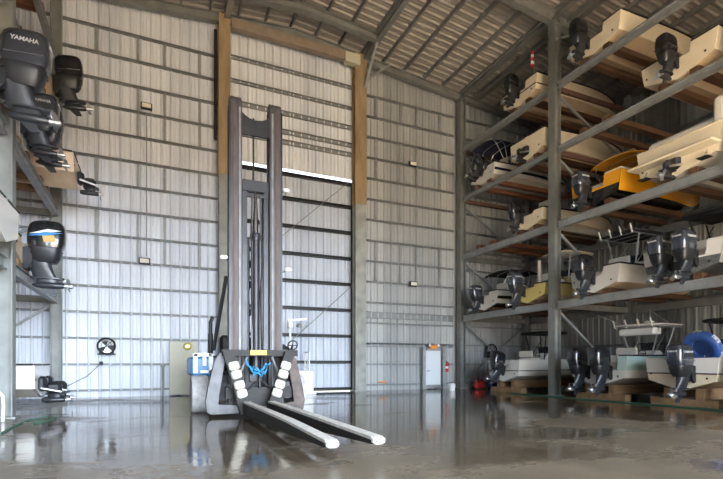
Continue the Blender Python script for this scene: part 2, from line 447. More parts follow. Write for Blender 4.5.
# man door
x0, x1 = atY(426.5, 388, 22.4).x, atY(441.5, 388, 22.4).x; xm = (x0 + x1) / 2; w = x1 - x0
md = MB().box((xm, 22.52, 1.10), (w, .06, 2.08))
mdo = struct('door_2', md, 'door_white', 'plain pale personnel door beneath the orange sign', 'door')
for s in (-1, 1):
    MB().channel((xm + s * (w / 2 + .16), 22.48, 0), (xm + s * (w / 2 + .16), 22.48, 2.35), .2, .22, .02, up=(0, 1, 0)).build('door_post', 'galv', mdo)
MB().bar((xm - w / 2, 22.48, 2.2), (xm + w / 2, 22.48, 2.2), .16, .1).build('door_header', 'galv', mdo)
MB().cyl((x0 + .09, 22.49, 1.02), (x0 + .09, 22.40, 1.02), .035).tube([(x0 + .09, 22.41, 1.02), (x0 + .22, 22.40, 1.02)], .018).build('door_handle', 'chrome', mdo)
MB().box((xm, 22.48, .14), (w * .95, .02, .2)).build('kick_plate', 'galv', mdo)

# ------------------------------------------------------------------ outboard motors
def sup(cx, cy, z, a, b, n=3.2, k=28, tilt=0.0):
    out = []
    for i in range(k):
        t = 2 * PI * i / k; c, s_ = math.cos(t), math.sin(t)
        x = math.copysign(abs(c) ** (2 / n), c) * a; y = math.copysign(abs(s_) ** (2 / n), s_) * b
        out.append(Vector((cx + x, cy + y, z + tilt * x)))
    return out
mat('letter_silver', (.5, .52, .55), .4)
_text = {}
def text_mesh(s, size, ext=.012, m='letter_silver'):
    k = (s, size, m)
    if k not in _text:
        cu = bpy.data.curves.new('lettering', 'FONT'); cu.body = s; cu.size = size; cu.extrude = ext
        cu.align_x = 'CENTER'; cu.align_y = 'CENTER'; cu.shear = .12; cu.offset = size * .02
        o = bpy.data.objects.new('lettering_source', cu); C.objects.link(o)
        dg = bpy.context.evaluated_depsgraph_get(); me = bpy.data.meshes.new_from_object(o.evaluated_get(dg))
        bpy.data.objects.remove(o); me.materials.clear(); me.materials.append(M[m]); _text[k] = me
    return _text[k]

_eng = {}
def engine_meshes(kind):
    if kind in _eng: return _eng[kind]
    cow = {'grey': 'cowl_grey', 'black': 'cowl_black', 'striped': 'cowl_black', 'silver': 'cowl_silver'}[kind]
    d = {}
    c = MB()                                            # upper cowling, origin at the top of the transom, aft is -x
    prof = [(.06, .30, .22), (.08, .36, .255), (.20, .395, .272), (.36, .40, .272), (.52, .39, .265), (.63, .365, .245), (.695, .31, .21), (.73, .23, .155), (.742, .10, .06)]
    c.loft([sup(-.43 - .03 * (z - .1), 0, z + .02, a, b, 3.4, 32, -.06 * (z - .1) - .02) for z, a, b in prof])
    d['cowling'] = c.mesh('cowling', cow)
    v = MB()                                            # darker lower pan with the louvre lip
    v.loft([sup(-.40, 0, z, a, b, 3.2, 28) for z, a, b in ((-.26, .24, .15), (-.16, .31, .205), (.0, .35, .245), (.08, .365, .257), (.10, .36, .255))])
    v.box((-.74, 0, .04), (.05, .26, .05))
    d['lower_pan'] = v.mesh('lower_pan', 'engine_dark')
    m = MB()                                            # driveshaft housing
    m.loft([sup(-.40 + .04 * k, 0, z, a, b, 2.6, 24) for k, (z, a, b) in enumerate(((-.62, .25, .06), (-.52, .24, .085), (-.38, .235, .12), (-.24, .25, .15), (-.10, .27, .17)))][::1])
    m.loft([sup(-.45, 0, z, a, .13, 3, 20) for z, a in ((-.65, .35), (-.625, .36), (-.61, .35))])
    d['midsection'] = m.mesh('outboard_motor', 'engine_leg')
    b = MB()                                            # clamp bracket with swivel
    for s in (-1, 1):
        b.prism([(.04, .06), (.04, -.42), (-.05, -.46), (-.16, -.30), (-.17, -.05), (-.1, .1)], lambda p, t: (p[0], t, p[1]), s * .13, s * .19)
        b.cyl((.02, s * .08, -.12), (-.12, s * .08, -.40), .025, 10)
    b.cyl((-.10, -.22, 0), (-.10, .22, 0), .04, 12)
    b.box((-.1, 0, -.2), (.14, .2, .36))
    d['clamp_bracket'] = b.mesh('clamp_bracket', 'engine_dark')
    g = MB()                                            # gearcase, skeg
    rg = []
    for x, r in ((-.82, .045), (-.74, .075), (-.55, .088), (-.36, .085), (-.22, .062), (-.15, .03), (-.12, .006)):
        rg.append([Vector((x, r * math.cos(t), -.80 + r * math.sin(t))) for t in [2 * PI * j / 16 for j in range(16)]])
    g.loft(rg)
    g.loft([sup(-.46, 0, -.77, .24, .05, 2, 16), sup(-.44, 0, -.62, .22, .055, 2, 16)])
    g.prism([(-.30, -.85), (-.58, -.85), (-.66, -1.04), (-.50, -1.06)], lambda p, t: (p[0], t, p[1]), -.012, .012)
    d['gearcase'] = g.mesh('gearcase', 'engine_leg')
    p = MB()
    p.lathe([(.01, -1.0), (.05, -.98), (.062, -.90), (.062, -.80)], (0, 0, -.80), 'x', 14)
    for k in range(3):
        R = Matrix.Rotation(k * 2 * PI / 3, 3, 'X')
        bl = []
        for tt in (-.006, .006):
            for q in ((-.045, .04), (.05, .04), (.085, .12), (.07, .18), (.0, .195), (-.065, .16), (-.075, .10)):
                bl.append(R @ Vector((-.88 + q[0] * .55 + tt, q[0] * .8, q[1])) + Vector((0, 0, -.80)))
        n = 7
        p.add(bl, [tuple(range(n))[::-1], tuple(range(n, 2 * n))] + [(i, (i + 1) % n, n + (i + 1) % n, n + i) for i in range(n)])
    d['propeller'] = p.mesh('propeller', 'alum')
    for nm, sd in (('port', 1), ('star', -1)):          # coloured side flashes
        s = MB()
        if kind == 'striped':
            s.prism([(-.12, .38), (-.50, .52), (-.78, .50), (-.50, .44)], lambda q, t: (q[0], t, q[1]), sd * .255, sd * .278, 0)
            s.prism([(-.10, .33), (-.45, .45), (-.80, .45), (-.48, .36)], lambda q, t: (q[0], t, q[1]), sd * .255, sd * .280, 1)
            s.prism([(-.38, .35), (-.62, .38), (-.66, .22), (-.42, .20)], lambda q, t: (q[0], t, q[1]), sd * .255, sd * .279, 2)
        else:
            s.prism([(-.14, .24), (-.76, .285), (-.76, .272), (-.14, .23)], lambda q, t: (q[0], t, q[1]), sd * .255, sd * .277, 3)
        d['side_decal_' + nm] = s.mesh('side_decal', ['decal_white', 'decal_blue', 'decal_gold', 'cowl_silver'])
    _eng[kind] = d; return d

def engine(parent, loc, kind='grey', tilt=0.0, scale=1.0, text=True, bracket=True):
    d = engine_meshes(kind)
    o = obj('outboard_motor', d['midsection'], parent)
    o.location = loc; o.rotation_euler = (0, tilt, 0); o.scale = (scale * (.88 if loc[2] < 5 and parent.rotation_euler.z == 0 else 1),) * 3
    for k in ('cowling', 'lower_pan', 'clamp_bracket', 'gearcase', 'propeller'): obj(k, d[k], o)
    for k in ('port', 'star'): obj('side_decal', d['side_decal_' + k], o)
    if text:
        for sd in (1, -1):
            t = obj('lettering', text_mesh('YAMAHA', .105), o)
            t.location = (-.46, sd * .262, .50); t.rotation_euler = (PI / 2, 0, PI if sd > 0 else 0)
        t = obj('lettering', text_mesh('YAMAHA', .075), o)
        t.location = (-.835, 0, .52); t.rotation_euler = (PI / 2, 0, -PI / 2)
    return o

# ------------------------------------------------------------------ boats (local +x to the bow, origin under the transom at the keel)
def boat(name, label, loc, rz=0, L=6.2, B=2.4, Hh=1.0, hull='gel_white', bottom='bottom_white', stripe=None, deck='gel_white', rail='rubber',
         engines=(), ekind='grey', tilt=0.0, escale=1.0, etext=True, top=None, topmat='canvas_black', console=True, wind=True, rods=0, seats=True,
         sterndrive=False, pad=False, swoop=False, group=None, tabs=False, holes=True, cat='boat', topx=None, ez=None, bowrail=False, notch=True, drives=(0,), tm=1, cap=None, line=False):
    t = thing(name, label, cat, loc, rz, group)
    N = 16; TD = math.tan(math.radians(17)); ST = stripe or hull
    def gun(s): return B / 2 * (1 if s < .4 else max(.02, 1 - ((s - .4) / .6) ** 2.3)) * (.95 + .05 * min(1, s / .3))
    def sheer(s): return Hh * (1 + .20 * s * s)
    def sect(s):
        bg = gun(s); bc = bg * (.88 - .30 * s ** 3)
        k = 0 if s < .55 else Hh * .75 * ((s - .55) / .45) ** 2.4
        zc = min(k + bc * TD + .28 * Hh * s ** 3, sheer(s) * .9); zs = sheer(s)
        f = lambda q: (bc + .035 + (bg - bc - .035) * q ** .7, zc + (zs - zc) * q)
        return [(0, k), (bc * .5, k + (zc - k) * .5), (bc, zc), f(0), f(.34), f(.56), f(.78), (bg, zs)]
    hb = MB(); secs = [sect(i / N) for i in range(N + 1)]
    mi_of = [0, 0, 1, 1, 2, 1, 1]
    if cap: mi_of = [0, 0, 1, 1, 3, 3, 3]
    if swoop: mi_of = [0, 0, 0, 0, 2, 2, 1]
    m = len(secs[0])
    for sd in (1, -1):
        vs = [(i / N * L, sd * y, z) for i in range(N + 1) for y, z in secs[i]]
        for j in range(m - 1):
            hb.add([], [], 0)
            o = len(hb.v); strip = [vs[i * m + q] for i in range(N + 1) for q in (j, j + 1)]
            hb.add(strip, [(2 * i, 2 * i + 1, 2 * i + 3, 2 * i + 2) for i in range(N)], mi_of[j], True)
    s0 = secs[0]; zn = .66 if notch else Hh; wn = .38 if notch else .05
    if len(engines) > 1: wn = max(abs(e) for e in engines) + .38
    wn = min(wn, B / 2 - .3)
    outl = [(y, z) for y, z in s0[1:]] + ([(wn + .06, Hh), (wn, zn)] if notch else [])
    outl = [(0, 0)] + outl + [(-y, z) for y, z in outl[::-1]]
    hb.prism(outl, lambda p, q: (q, p[0], p[1]), -.03, .05, tm)
    z34 = s0[4][1]
    if cap:
        half = s0[4:] + ([(wn + .06, Hh), (wn, max(zn, z34))] if notch else [])
        if zn > z34 + .02 or not notch:
            hb.prism(half + [(-y, z) for y, z in half[::-1]], lambda p, q: (q, p[0], p[1]), -.045, -.025, 3)
        else:
            for sd in (1, -1): hb.prism(half, lambda p, q: (q, sd * p[0], p[1]), -.045, -.025, 3)
    hull_o = hb.build('hull', [bottom, hull, ST, cap or hull], t)
    if line:
        r = MB()
        for sd in (1, -1): r.tube([(i / N * L, sd * (secs[i][4][0] + .006), secs[i][4][1]) for i in range(N + 1)], .022, 6)
        r.tube([(-.05, -s0[4][0], z34), (-.05, s0[4][0], z34)], .022, 6)
        r.build('pinstripe', 'rubber', t)
    # deck: gunwale cap, liner, sole, foredeck
    d = MB(); gs, NS = [], 12
    for i in range(NS + 1):
        s = i / NS * .97; gs.append((s * L, gun(s), sheer(s)))
    sf = .58; solez = .36
    for sd in (1, -1):
        pr = []
        for xx, g, z in gs:
            if xx <= sf * L + .01:
                gi = max(.1, g - .22)
                pr.append([(xx, sd * g, z + .012), (xx, sd * (g - .03), z + .035), (xx, sd * gi, z + .035), (xx, sd * (gi - .02), z - .03), (xx, sd * (gi - .05), solez), (xx, 0, solez)])
        d.loft(pr, 0, False, False, False)
        pr = []
        for xx, g, z in gs:
            if xx >= sf * L - .5:
                pr.append([(xx, sd * g, z + .012), (xx, sd * max(0, g - .04), z + .045), (xx, sd * g * .5, z + .09), (xx, 0, z + .11)])
        d.loft(pr, 0, True, False, False)
    xb = [g for g in gs if g[0] >= sf * L - .5][0]
    d.box((xb[0], 0, (solez + xb[2]) / 2), (.04, 2 * xb[1] - .4, xb[2] - solez + .05))
    d.box((-.03 + .28, 0, Hh * .5 + .2), (.05, B - .5, .3)) if notch else d.box((.3, 0, Hh - .05), (.6, B - .3, .1), bev=.03)
    d.build('deck', deck, t)
    r = MB()
    for sd in (1, -1):
        r.tube([(i / N * L, sd * (gun(i / N) + .012), sheer(i / N)) for i in range(N + 1)], .032, 6)
    r.tube([(-.03, y, Hh) for y in (-B / 2 * .95, -wn - .06)], .028, 6).tube([(-.03, y, Hh) for y in (B / 2 * .95, wn + .06)], .028, 6)
    r.build('rub_rail', rail, t)
    if holes:
        for y, z in ((-B * .33, .42), (B * .40, .55)):
            MB().cyl((-.025, y, z), (-.045, y, z), .035, 10).build('drain_fitting', 'blacksteel', t)
    if console:
        cx = L * .40; k = MB()
        k.loft([[Vector(p) for p in ((cx - .35 + a, -w_, z), (cx + .45 - b, -w_, z), (cx + .5 - b, 0, z), (cx + .45 - b, w_, z), (cx - .35 + a, w_, z), (cx - .38 + a, 0, z))]
                for z, w_, a, b in ((solez, .44, 0, 0), (solez + .8, .42, .02, .12), (solez + 1.0, .40, .12, .20), (solez + 1.08, .34, .2, .26))], 0, False)
        ko = k.build('console', deck, t)
        wv = MB(); pts = [(cx - .42 + .0, .16 * math.cos(a), solez + .95 + .16 * math.sin(a)) for a in [2 * PI * i / 14 for i in range(14)]]
        wv.tube(pts, .016, 6, 0, True).tube([pts[0], pts[7]], .012).tube([(cx - .42, 0, solez + .95), (cx - .2, 0, solez + .9)], .02)
        wv.build('steering_wheel', 'rubber', ko)
        if wind:
            g = MB(); zt = solez + 1.08
            for a, b in (((cx + .05, -.36), (cx + .22, -.1)), ((cx + .22, -.1), (cx + .22, .1)), ((cx + .22, .1), (cx + .05, .36))):
                vs = [(a[0], a[1], zt - .1), (b[0], b[1], zt - .1), (b[0] - .14, b[1] * .95, zt + .36), (a[0] - .14, a[1] * .95, zt + .32)]
                vs += [(x + .015, y, z) for x, y, z in vs]
                g.add(vs, [(0, 1, 2, 3), (7, 6, 5, 4), (0, 4, 5, 1), (1, 5, 6, 2), (2, 6, 7, 3), (3, 7, 4, 0)])
            g.build('windshield', 'smoke_glass', ko)
    if seats:
        sx = L * .25; s = MB()
        s.box((sx, 0, solez + .35), (.5, .95, .7), 0, bev=.05).box((sx, 0, solez + .76), (.52, 1.0, .12), 1, bev=.04)
        s.box((sx - .22, 0, solez + 1.02), (.10, .95, .32), 1, bev=.04)
        s.build('leaning_seat', [deck, 'vinyl'], t)
    if pad:
        s = MB(); s.box((.75, 0, Hh + .16), (1.1, B * .80, .34), 0, bev=.10)
        s.build('sun_pad', 'vinyl', t)
        MB().box((-.28, 0, .62), (.55, B * .97, .09), 0, bev=.04).build('swim_platform', deck, t)
        MB().box((.25, -B * .44, Hh + .42), (.5, .36, .85), 0, bev=.10).build('rear_cushion', 'vinyl', t)
    if tabs or pad:
        for y in (-B * .34, B * .34):
            q = MB().box((-.18, y, .22), (.30, .34, .02), 1).tube([(-.03, y, .50), (-.2, y, .24)], .018, 8, 0)
            q.build('trim_tab', ['chrome', 'blacksteel'], t)
    for yd in (drives if sterndrive else ()):
        m_ = MB(); m_.box((-.12, yd, .42), (.24, .42, .44), 0, bev=.08).box((-.40, yd, .30), (.42, .24, .34), 0, bev=.09)
        m_.box((-.45, yd, .12), (.50, .30, .04), 0, bev=.015)
        for s_ in (-1, 1): m_.cyl((-.12, yd + s_ * .26, .30), (-.62, yd + s_ * .20, .18), .035, 10, 1)
        so = m_.build('stern_drive', ['engine_dark', 'alum'], t)
        MB().lathe([(.03, -.72), (.08, -.66), (.09, -.2), (.06, -.1)], (0, yd, -.06), 'x', 14).loft([sup(-.42, yd, -.04, .16, .045, 2, 16), sup(-.42, yd, .14, .18, .06, 2, 16)]).build('gearcase', 'engine_dark', so)
        pr = MB()
        for k in range(3):
            a = k * 2 * PI / 3 + .4
            pr.bar((-.74, yd + math.cos(a) * .05, -.06 + math.sin(a) * .05), (-.76, yd + math.cos(a) * .2, -.06 + math.sin(a) * .2), .10, .012, 0, up=(1, .5, 0))
        pr.lathe([(.01, -.86), (.05, -.80), (.06, -.70)], (0, yd, -.06), 'x', 12).build('propeller', 'alum', so)
    if top in ('ttop', 'hard'):
        tx = topx if topx is not None else L * .40; tz = solez + 2.05; w_ = B * .30
        f = MB()
        for sd in (-1, 1):
            f.tube([(tx - .55, sd * .48, solez), (tx - .45, sd * .50, solez + 1.0), (tx - .55, sd * w_, tz)], .03, 8)
            f.tube([(tx + .50, sd * .48, solez), (tx + .35, sd * .50, solez + 1.0), (tx + .45, sd * w_, tz)], .03, 8)
            f.tube([(tx - .85, sd * w_, tz), (tx + .85, sd * w_, tz)], .028, 8)
            f.tube([(tx - .5, sd * .5, solez + .8), (tx + .4, sd * .5, tz - .2)], .02, 6)
        for q in (-.8, -.3, .2, .8): f.tube([(tx + q, -w_, tz), (tx + q, w_, tz)], .022, 6)
        fo = f.build('top_frame', 'blacksteel' if topmat == 'canvas_black' and not rods else 'alum', t)
        c = MB(); ww = B * .38
        c.loft([sup(tx, 0, tz + h, 1.0 * k, ww * k, 4.5, 32) for h, k in ((.03, .97), (.05, 1), (.08, 1), (.12, .93), (.135, .6))])
        c.build('canopy', topmat, fo)
        if top == 'hard':
            c = MB(); c.box((tx - .55, 0, tz - .20), (.5, w_ * 1.9, .30), 0, bev=.05); c.build('electronics_box', deck, fo)
            MB().tube([(tx, -.2, tz + .1), (tx - .1, -.2, tz + .22)], .02).lathe([(.02, 0), (.2, .03), (.2, .16), (.05, .2)], (tx + .2, .1, tz + .12), 'z', 18).build('radar_dome', 'gel_white', fo)
            for sd in (-1, 1):
                MB().tube([(tx - .1, sd * ww * .9, tz + .1), (tx - 1.6, sd * ww * 1.1, tz + .55)], .018, 6).build('outrigger_pole', 'alum', fo)
        for i in range(rods):
            y = -w_ + 2 * w_ * i / max(1, rods - 1)
            MB().tube([(tx - .95, y, tz - .02), (tx - 1.08, y, tz + .30)], .032, 8).build('rod_holder', 'gel_white', fo)
    if top == 'bimini':
        tx = topx if topx is not None else L * .38; tz = solez + 1.75; w_ = B * .44
        f = MB()
        for xx in (-1.0, -.35, .35, 1.0):
            f.tube([(tx + xx * .2, -w_, Hh), (tx + xx * .85, -w_ * .98, tz - .25), (tx + xx, -w_ * .8, tz), (tx + xx, 0, tz + .08), (tx + xx, w_ * .8, tz), (tx + xx * .85, w_ * .98, tz - .25), (tx + xx * .2, w_, Hh)], .018, 6)
        fo = f.build('top_frame', 'alum', t)
        rg = []
        for xx in (-1.15, -1.05, -.6, 0, .6, 1.05, 1.15):
            dz = -.14 * (abs(xx) / 1.15) ** 4
            up_ = [(tx + xx, w_ * q, tz + .11 + dz - .17 * abs(q) ** 3.5) for q in (-1, -.8, -.4, 0, .4, .8, 1)]
            rg.append([Vector(p) for p in up_] + [Vector((p[0], p[1], p[2] - .025)) for p in up_[::-1]])
        MB().loft(rg).build('canopy', topmat, fo)
    if bowrail:
        q = MB()
        for sd in (-1, 1):
            pts = [(s * L, sd * max(0, gun(s) - .06), sheer(s) + .32) for s in (.55, .65, .75, .85, .93)]
            q.tube(pts, .016, 6)
            for p in pts: q.tube([p, (p[0], p[1], p[2] - .3)], .013, 6)
        q.build('bow_rail', 'chrome', t)
    for e in engines:
        engine(t, (-.06, e, (ez if ez is not None else (.70 if escale < 1.1 else .74))), ekind, tilt, escale, etext)
    return t

# ------------------------------------------------------------------ racks
LV = [4.13, 7.58, 10.82, 13.6]
BH = [.32, .32, .25, .25]
KEEL = .085
def rack(label, xf, xr, posts, sg, bunks):
    t = thing('boat_storage_rack', label, 'storage rack', (0, 0, 0))
    for y in posts:
        for xx in (xf, xr):
            ztop = roofz(xx) - .62 if xx == xf else 14.2
            MB().ibeam((xx, y, 0), (xx, y, ztop), .36, .38, .03, .035, up=(1, 0, 0)).box((xx, y, .02), (.55, .55, .04)).build('post', 'steel', t)
    for lv, h in zip(LV, BH):
        for a, b in zip(posts[:-1], posts[1:]):
            MB().ibeam((xf, a + .22, lv - h / 2), (xf, b - .22, lv - h / 2), .2, h, .03, .03).build('shelf_beam', 'galv', t)
            MB().ibeam((xr, a + .22, lv - h / 2), (xr, b - .22, lv - h / 2), .2, h, .03, .03).build('shelf_beam', 'primer' if lv > 7.7 else 'steel', t)
        for y in posts:
            MB().bar((xf + sg * .2, y, lv - h / 2), (xr - sg * .2, y, lv - h / 2), .12, h * .8).build('cross_beam', 'primer' if lv > 7.7 else 'steel', t)
    for y in posts:
        for lo, hi in zip([0.3] + LV[:-1], LV):
            MB().bar((xf + sg * .22, y, hi - .4), (xr - sg * .22, y, lo + .15), .09, .09).build('brace', 'galv', t)
        if y > 20: MB().bar((xf + sg * .22, y, .4), (xr - sg * .22, y, 3.6), .09, .09).build('brace', 'galv', t)
    for y, lv, mt in bunks:
        MB().box(((xf + xr) / 2, y, LV[lv] + .10), (abs(xr - xf) + .16, .28, .20)).build('bunk', mt, t)
    return t

SX = 16.08                                              # sterns of the right hand boats
def R(y, lv): return (SX, y, LV[lv] + KEEL if lv >= 0 else .5)
bk = []
def bunk_pair(y, lv, m): bk.extend([(y - .52, lv, m), (y + .52, lv, m)])

G = 'boats stored on the right rack'
# top level
boat('motorboat', 'cream boat alone at the far end of the top right level, black engine', R(17.5, 3), L=6.8, B=2.4, hull='gel_cream', bottom='bottom_cream', deck='gel_cream', line=True,
     engines=(0.1,), ekind='black', tilt=.12, etext=False, console=True, wind=False, group=G); bunk_pair(17.5, 3, 'wood')
t = boat('motorboat', 'cream outboard boat with black engine on the top right level, nearest the camera', R(13.35, 3), L=7.4, B=2.5, hull='gel_cream', bottom='bottom_cream', deck='gel_cream',
     engines=(0.35,), ekind='black', etext=False, console=True, wind=False, group=G, escale=1.05); bunk_pair(13.35, 3, 'wood')
# third level
boat('ski_boat', 'white runabout with navy band and dark cover, third level by the end wall', R(20.25, 2), L=6.0, B=2.1, Hh=.85, hull='gel_white', bottom='bottom_white', stripe='gel_navy',
     engines=(0,), ekind='grey', tilt=.35, etext=False, top='bimini', topmat='canvas_navy', topx=1.0, console=False, group=G); bunk_pair(20.25, 2, 'wood_red')
boat('cruiser_boat', 'cream stern drive boat on the third level, left of the middle post', R(17.0, 2), L=6.6, B=2.3, Hh=1.1, hull='gel_cream', bottom='bottom_cream', deck='gel_cream',
     sterndrive=True, notch=False, wind=False, group=G); bunk_pair(17.0, 2, 'wood')
boat('motorboat', 'cream boat with flat transom on the third level, right of the middle post', R(10.1, 2), L=7.0, B=2.65, hull='gel_cream', bottom='bottom_cream', deck='gel_cream',
     engines=(0.1,), ekind='black', tilt=0, etext=False, escale=1.0, wind=False, group=G); bunk_pair(10.1, 2, 'wood')
# second level
boat('skiff', 'small cream skiff with black engine on the second level, left of the middle post', R(17.0, 1), L=5.6, B=2.1, Hh=.8, hull='gel_cream', bottom='bottom_cream', deck='gel_cream',
     engines=(.35,), ekind='black', etext=False, escale=.95, console=False, group=G); bunk_pair(17.0, 1, 'wood')
boat('deck_boat', 'black and amber sport boat under an amber canvas top on the second level', R(13.3, 1), L=6.6, B=2.35, Hh=1.1, hull='gel_amber', bottom='gel_black', cap='gel_amber', tm=0, rail='gel_white', deck='gel_white',
     engines=(.3,), ekind='grey', top='bimini', topmat='canvas_amber', topx=2.1, console=True, wind=True, group=G); bunk_pair(13.3, 1, 'wood')
boat('cruiser_boat', 'wide off-white stern drive cruiser with padded sun deck and chrome trim tabs, second level', R(10.15, 1), L=7.6, B=2.9, Hh=1.25, hull='gel_cream', bottom='bottom_white', deck='gel_cream',
     sterndrive=True, pad=True, notch=False, rail='gel_cream', group=G); bunk_pair(10.15, 1, 'wood')
# first level
boat('bay_boat', 'white and black bay boat under a black canopy, first level by the end wall', R(20.1, 0), L=5.8, B=2.25, Hh=.95, hull='gel_white', bottom='gel_black', stripe='gel_black',
     engines=(.15,), ekind='grey', escale=.95, top='bimini', topmat='canvas_black', topx=1.9, group=G); bunk_pair(20.1, 0, 'wood')
yb = boat('bay_boat', 'pale yellow bay boat on the first level, left of the middle post', R(16.95, 0), L=6.2, B=2.35, Hh=.85, hull='gel_yellow', bottom='bottom_cream', deck='gel_yellow',
     engines=(.3,), ekind='grey', escale=1.1, top='ttop', topmat='gel_cream', group=G)
bunk_pair(16.95, 0, 'wood')
MB().cyl((.45, -.30, .36), (.40, -.30, 1.95), .075, 16).lathe([(.085, 1.9), (.095, 1.93), (.085, 1.97)], (.40, -.30, 0), 'z', 16).build('rod_tube', 'gel_white', yb)
boat('center_console_boat', 'white center console with four rod holders on its black top, first level', R(13.35, 0), L=6.6, B=2.35, Hh=1.0, hull='gel_white', bottom='bottom_cream', deck='gel_white',
     engines=(0.1,), ekind='black', escale=1.1, etext=False, top='ttop', topmat='canvas_black', rods=4, group=G, topx=2.2); bunk_pair(13.35, 0, 'wood')
boat('center_console_boat', 'white boat with grey bottom, twin dark engines and a black top, first level', R(10.0, 0), L=7.4, B=2.7, Hh=1.1, hull='gel_white', bottom='bottom_grey', deck='gel_white', tm=0, cap='gel_white', rail='gel_white',
     engines=(.40, -.40), ekind='grey', escale=1.1, top='ttop', topmat='canvas_black', group=G, topx=2.3); bunk_pair(10.0, 0, 'wood')
# floor
boat('center_console_boat', 'white fishing boat with a thin dark stripe on timbers, far corner floor', (SX, 18.6, .52), L=6.6, B=2.35, Hh=1.05, hull='gel_white', bottom='bottom_white', line=True, rail='gel_white',
     engines=(.0,), ekind='black', escale=1.05, tilt=.25, etext=False, top='ttop', topmat='canvas_black', group=G)
boat('center_console_boat', 'pale aqua fishing boat with twin engines, white hardtop and outriggers on the floor', (SX, 13.2, .52), L=7.6, B=2.75, Hh=1.2, hull='gel_white', bottom='bottom_white', cap='gel_aqua', deck='gel_white',
     engines=(.5, -.5), ekind='black', escale=1.15, etext=False, top='hard', topmat='gel_white', rods=4, group=G, topx=3.0)
boat('bay_boat', 'cream bay boat with one large dark engine, on the floor below the towing tube', (SX, 10.0, .52), L=6.8, B=2.5, Hh=1.05, hull='gel_cream', bottom='bottom_cream', deck='gel_white', cap='gel_white', line=True, rail='gel_white',
     engines=(-.3,), ekind='grey', escale=1.18, top='ttop', topmat='canvas_black', group=G, topx=3.4)
for y in (20.1,): bunk_pair(y, 1, 'wood_red')
bunk_pair(13.4, 2, 'wood')
rack('tall grey steel boat rack along the right side', 16.17, 21.0, [1.15, 8.3, 15.45, 22.25], 1, bk)

def cradle(y, label):
    t = thing('boat_cradle', label, 'cradle', (0, 0, 0), 0, 'timber cradles under the floor boats')
    for s in (-1, 1): MB().box((18.55, y + s * .52, .42), (4.7, .24, .36)).build('timber', 'wood_light', t)
    for xx in (16.35, 20.3): MB().box((xx, y, .12), (.35, 2.2, .235)).build('block', 'wood_light' if xx < 17 else 'concrete_block', t)
    return t
cradle(18.6, 'timber cradle under the white fishing boat in the far corner')
cradle(13.2, 'timber cradle under the pale aqua fishing boat')
cradle(10.0, 'timber cradle under the cream hulled bay boat')

# left rack, bows towards -x
SL_ = -3.36
bk = []
GL = 'boats stored on the left rack'
def Lp(y, lv): return (SL_, y, LV[lv] + KEEL if lv >= 0 else .5)
boat('fishing_boat', 'white boat with a very large grey engine before the near left post', Lp(13.55, 1), PI, L=7.2, B=2.3, hull='gel_white', bottom='bottom_cream', engines=(-.22,), ekind='grey', escale=1.3, group=GL); bunk_pair(13.55, 1, 'wood_light')
boat('fishing_boat', 'white boat with paired grey engines, left rack second level, behind the near post', Lp(16.65, 1), PI, L=6.6, B=2.3, hull='gel_white', bottom='bottom_cream', engines=(.40, -.42), ekind='grey', escale=1.05, group=GL); bunk_pair(16.65, 1, 'wood_light')
boat('fishing_boat', 'tan boat with a stern drive, left rack second level by the end wall', (-2.4, 19.7, LV[1] + KEEL), PI, L=6.6, B=2.2, Hh=.95, hull='gel_tan', bottom='bottom_cream', deck='gel_tan', sterndrive=True, notch=False, group=GL); bunk_pair(19.7, 1, 'wood_light')
boat('fishing_boat', 'tan boat with one black engine, left rack third level by the end wall', (SL_ + .15, 20.1, LV[2] + KEEL), PI, L=6.2, B=2.3, hull='gel_tan', bottom='bottom_cream', deck='gel_tan', engines=(0,), ekind='black', tilt=.1, etext=False, escale=1.15, group=GL); bunk_pair(20.1, 2, 'wood')
boat('bass_boat', 'boat with blue and white striped black engine, left rack first level', (-3.36, 16.55, LV[0] + KEEL), PI, L=5.8, B=2.2, Hh=.8, hull='gel_tan', bottom='bottom_cream', engines=(0,), ekind='striped', tilt=0, etext=False, escale=1.2, ez=.47, group=GL, console=False); bunk_pair(16.55, 0, 'wood_light')
boat('bay_boat', 'white boat on the left rack first level, before the near post', (-3.05, 13.3, LV[0] + KEEL), PI, L=6.4, B=2.4, hull='gel_white', bottom='bottom_white', group=GL, holes=False, notch=False); bunk_pair(13.3, 0, 'wood_light')
boat('bay_boat', 'white boat with paired stern drives on the floor under the left rack', (-3.0, 17.0, .40), PI, L=6.2, B=2.3, Hh=.98, hull='gel_white', bottom='bottom_white', sterndrive=True, drives=(-.45, .45), notch=False, group=GL)
for y in (16.9, 13.3): bunk_pair(y, 2, 'wood')
for y in (18.9,): bunk_pair(y, 3, 'wood_red')
rack('tall grey steel boat rack along the left side', -3.42, -8.25, [.7, 7.75, 14.95, 22.25], -1, bk)
t = thing('boat_cradle', 'timber cradle under the white boat on the left', 'cradle', (0, 0, 0), 0, 'timber cradles under the floor boats')
for s in (-1, 1): MB().box((-6.2, 17.0 + s * .52, .30), (4.8, .24, .30)).build('timber', 'wood_light', t)
for xx in (-4.2, -8.0): MB().box((xx, 17.0, .075), (.35, 2.2, .145)).build('block', 'wood_light', t)

